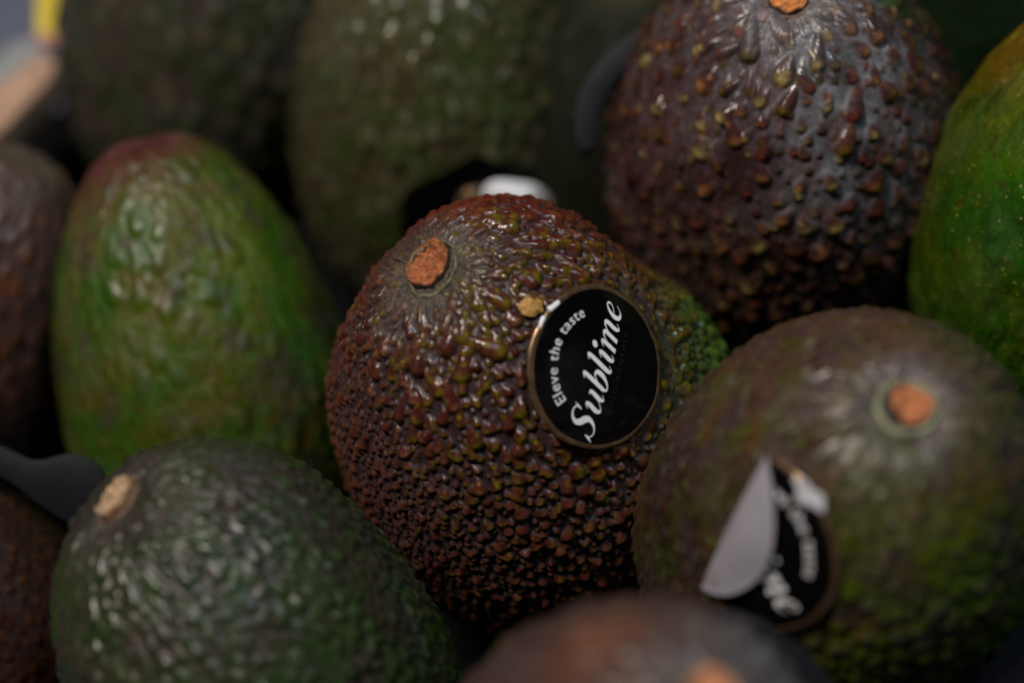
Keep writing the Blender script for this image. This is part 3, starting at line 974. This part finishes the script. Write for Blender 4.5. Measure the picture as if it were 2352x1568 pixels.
A11 = avocado('a11', 'very dark reddish brown avocado in the lower left corner with tiny rough bumps',
              (-11.0, -6.4, -5.4), (-0.125, 0.64, 0.758), 4.97, 3.28, 0.091, 0, 0, 170, 260,
              dict(valley=(0.026, 0.012, 0.009), body=(0.036, 0.012, 0.007), rough=(0.5, 0.4)),
              [dict(sp=0.22, amp=0.06, w=0.09, el=lambda s: 0.4, kind=mk_kind([(0.14, 0.06, .025), (.05, .02, .01), (.05, .02, .01)], 0.35, 0.8))], seed=111)
A12 = avocado('a12', 'yellow green avocado barely showing at the top edge left of the beaded dark one',
              (2.9, 10.9, -12.5), (0.2, 0.5, 0.8), 5.0, 3.2, 0.09, 0, 0, 110, 160,
              dict(valley=(0.075, 0.085, 0.012), body=(0.065, 0.075, 0.010), rough=(0.45, 0.4)),
              [dict(sp=0.45, amp=0.05, w=0.16, el=lambda s: 0.6, kind=mk_kind(T8, 0.35, 0.4))], seed=121, mat='skin_dull')
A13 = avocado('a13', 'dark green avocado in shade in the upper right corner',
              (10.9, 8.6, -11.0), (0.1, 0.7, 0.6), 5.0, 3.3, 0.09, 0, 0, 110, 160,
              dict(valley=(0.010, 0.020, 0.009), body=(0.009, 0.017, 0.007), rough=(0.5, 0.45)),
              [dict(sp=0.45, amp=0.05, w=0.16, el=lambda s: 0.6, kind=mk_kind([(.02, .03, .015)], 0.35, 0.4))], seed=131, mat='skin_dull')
A14 = avocado('a14', 'olive avocado in the gap left of the beaded one, painted blackish for shade',
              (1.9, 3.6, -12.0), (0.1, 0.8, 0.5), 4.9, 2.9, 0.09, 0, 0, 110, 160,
              dict(valley=(0.007, 0.008, 0.004), body=(0.006, 0.007, 0.004), rough=(0.6, 0.55)),  # shade of the gap put into the skin colour
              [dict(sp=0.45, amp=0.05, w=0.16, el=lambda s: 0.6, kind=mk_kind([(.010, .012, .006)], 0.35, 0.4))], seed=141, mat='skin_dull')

# stickers on the other fruit
s4, st4 = full_sticker(A4, 1738, 1248, (0.45, -0.89), 1.50, flat=0.30, fold=(-0.876, -0.478, 0.36), lift=0.9)
patch(s4, [(-.42, .84), (-.30, .84), (-.20, .78), (-.08, .90), (.04, 1.0), (-.12, 1.08), (-.24, 1.0), (-.36, .98)], 0.05, M['label_torn'], st4, 'torn_edge')


def sheet(av, name, px, off, mat, parent, curl=0.0):
    """piece of film lying on a fruit (outline given by picture position), with a lifted far edge if curl"""
    q = catmull(np.array([(x, y, 0) for x, y in px] + [(*px[0], 0)], float), 4)[:-1, :2]
    cc = q.mean(0)
    V = []
    ks = (1.0, 0.85, 0.6, 0.3, 0.03)
    eye = np.array([0, 0, DIST])
    for k in ks:
        for (x, y) in cc + (q - cc) * k:
            p = at(x, y, 0)
            d = (p - eye) / np.linalg.norm(p - eye)
            h, n, _, _ = av['bvh'].ray_cast(Vector(eye), Vector(d))
            if h is None:
                h, n, _, _ = av['bvh'].find_nearest(Vector(eye + d * (DIST - av['C'][2] - 1.5)))
            h = np.array(h)
            n = np.array(n)
            if n @ (h - av['C']) < 0:
                n = -n
            V.append(h + n * (off + av['amp'] * 0.7) - d * curl * (0.6 + 0.4 * (1 - k)))
    m = len(q)
    F = [(r * m + i, r * m + (i + 1) % m, (r + 1) * m + (i + 1) % m, (r + 1) * m + i) for r in range(len(ks) - 1) for i in range(m)]
    return mesh_obj(name, world(np.array(V)), F, mat, parent, av['origin'])


st8 = sheet(A8, 'sticker', [(925, 560), (930, 440), (1010, 393), (1082, 352), (1098, 352), (1180, 385), (1250, 408), (1290, 470), (1300, 560), (1200, 620), (1000, 620)], 0.04, M['label_black'], A8['root'])
sheet(A8, 'curled_edge', [(1112, 470), (1105, 430), (1130, 408), (1180, 410), (1225, 420), (1262, 452), (1290, 490), (1290, 530), (1180, 540)], 0.05, M['label_white'], st8, curl=0.9)
sheet(A8, 'gold_rim', [(1040, 470), (1060, 432), (1100, 420), (1108, 440), (1100, 480)], 0.05, M['label_gold'], st8, curl=0.7)

# tray rims showing in the gaps
rim([(-120, 1000), (0, 1022), (80, 1055), (160, 1040), (222, 1062), (246, 1115), (232, 1180), (190, 1215), (90, 1160), (0, 1095), (-120, 1060)], -3.3)
rim([(1318, 300), (1324, 235), (1352, 172), (1396, 115), (1450, 75), (1500, 55), (1500, 110), (1455, 150), (1405, 205), (1376, 270), (1364, 340), (1330, 345)], -5.6, thick=0.5)
rim([(2420, 1385), (2340, 1425), (2285, 1480), (2240, 1560), (2215, 1640), (2300, 1700), (2440, 1700)], 2.6)
rim([(1640, 1395), (1700, 1400), (1790, 1440), (1870, 1510), (1930, 1600), (1900, 1680), (1780, 1640), (1700, 1500)], 4.0)

# crate side and the price card at the top left
UP = RW.T @ np.array([0, 0, 1.0])


def level(px, py, h):
    """point where picture position px,py meets the level plane h cm above the focus height"""
    eye = np.array([0, 0, DIST])
    d = at(px, py, 0) - eye
    return eye + d * ((h - eye @ UP) / (d @ UP))


og = tuple(world(level(20, 250, -9.5)[None])[0])
crate = empty('crate', og)
tag(crate, 'pale wooden crate with its sawn board edge showing at the upper left', 'crate')
extrude('side_board', [level(*q, -6.3) for q in [(-420, 640), (-420, 520), (-60, 232), (96, 112), (132, 140), (118, 178), (0, 300)]], 1.0, M['wood'], crate, og, 0.12, UP)
card = empty('price_card', tuple(world(level(60, 100, -9.5)[None])[0]))
tag(card, 'grey card with a yellow block and pink stripe leaning outside the crate at upper left', 'price card')
oc = tuple(card.location)
extrude('card_sheet', [level(*q, -6.8) for q in [(-60, 290), (-70, 190), (30, 95), (86, 84), (122, 96), (112, 118)]], 0.12, M['card_grey'], card, oc, 0.03, UP)
extrude('pink_stripe', [level(*q, -6.6) for q in [(80, 92), (84, 66), (156, 70), (146, 88), (120, 98)]], 0.12, M['card_pink'], card, oc, 0.03, UP)
extrude('yellow_block', [level(*q, -6.5) for q in [(84, 74), (86, -60), (172, -60), (164, 40), (154, 76), (120, 80)]], 0.12, M['card_yellow'], card, oc, 0.03, UP)
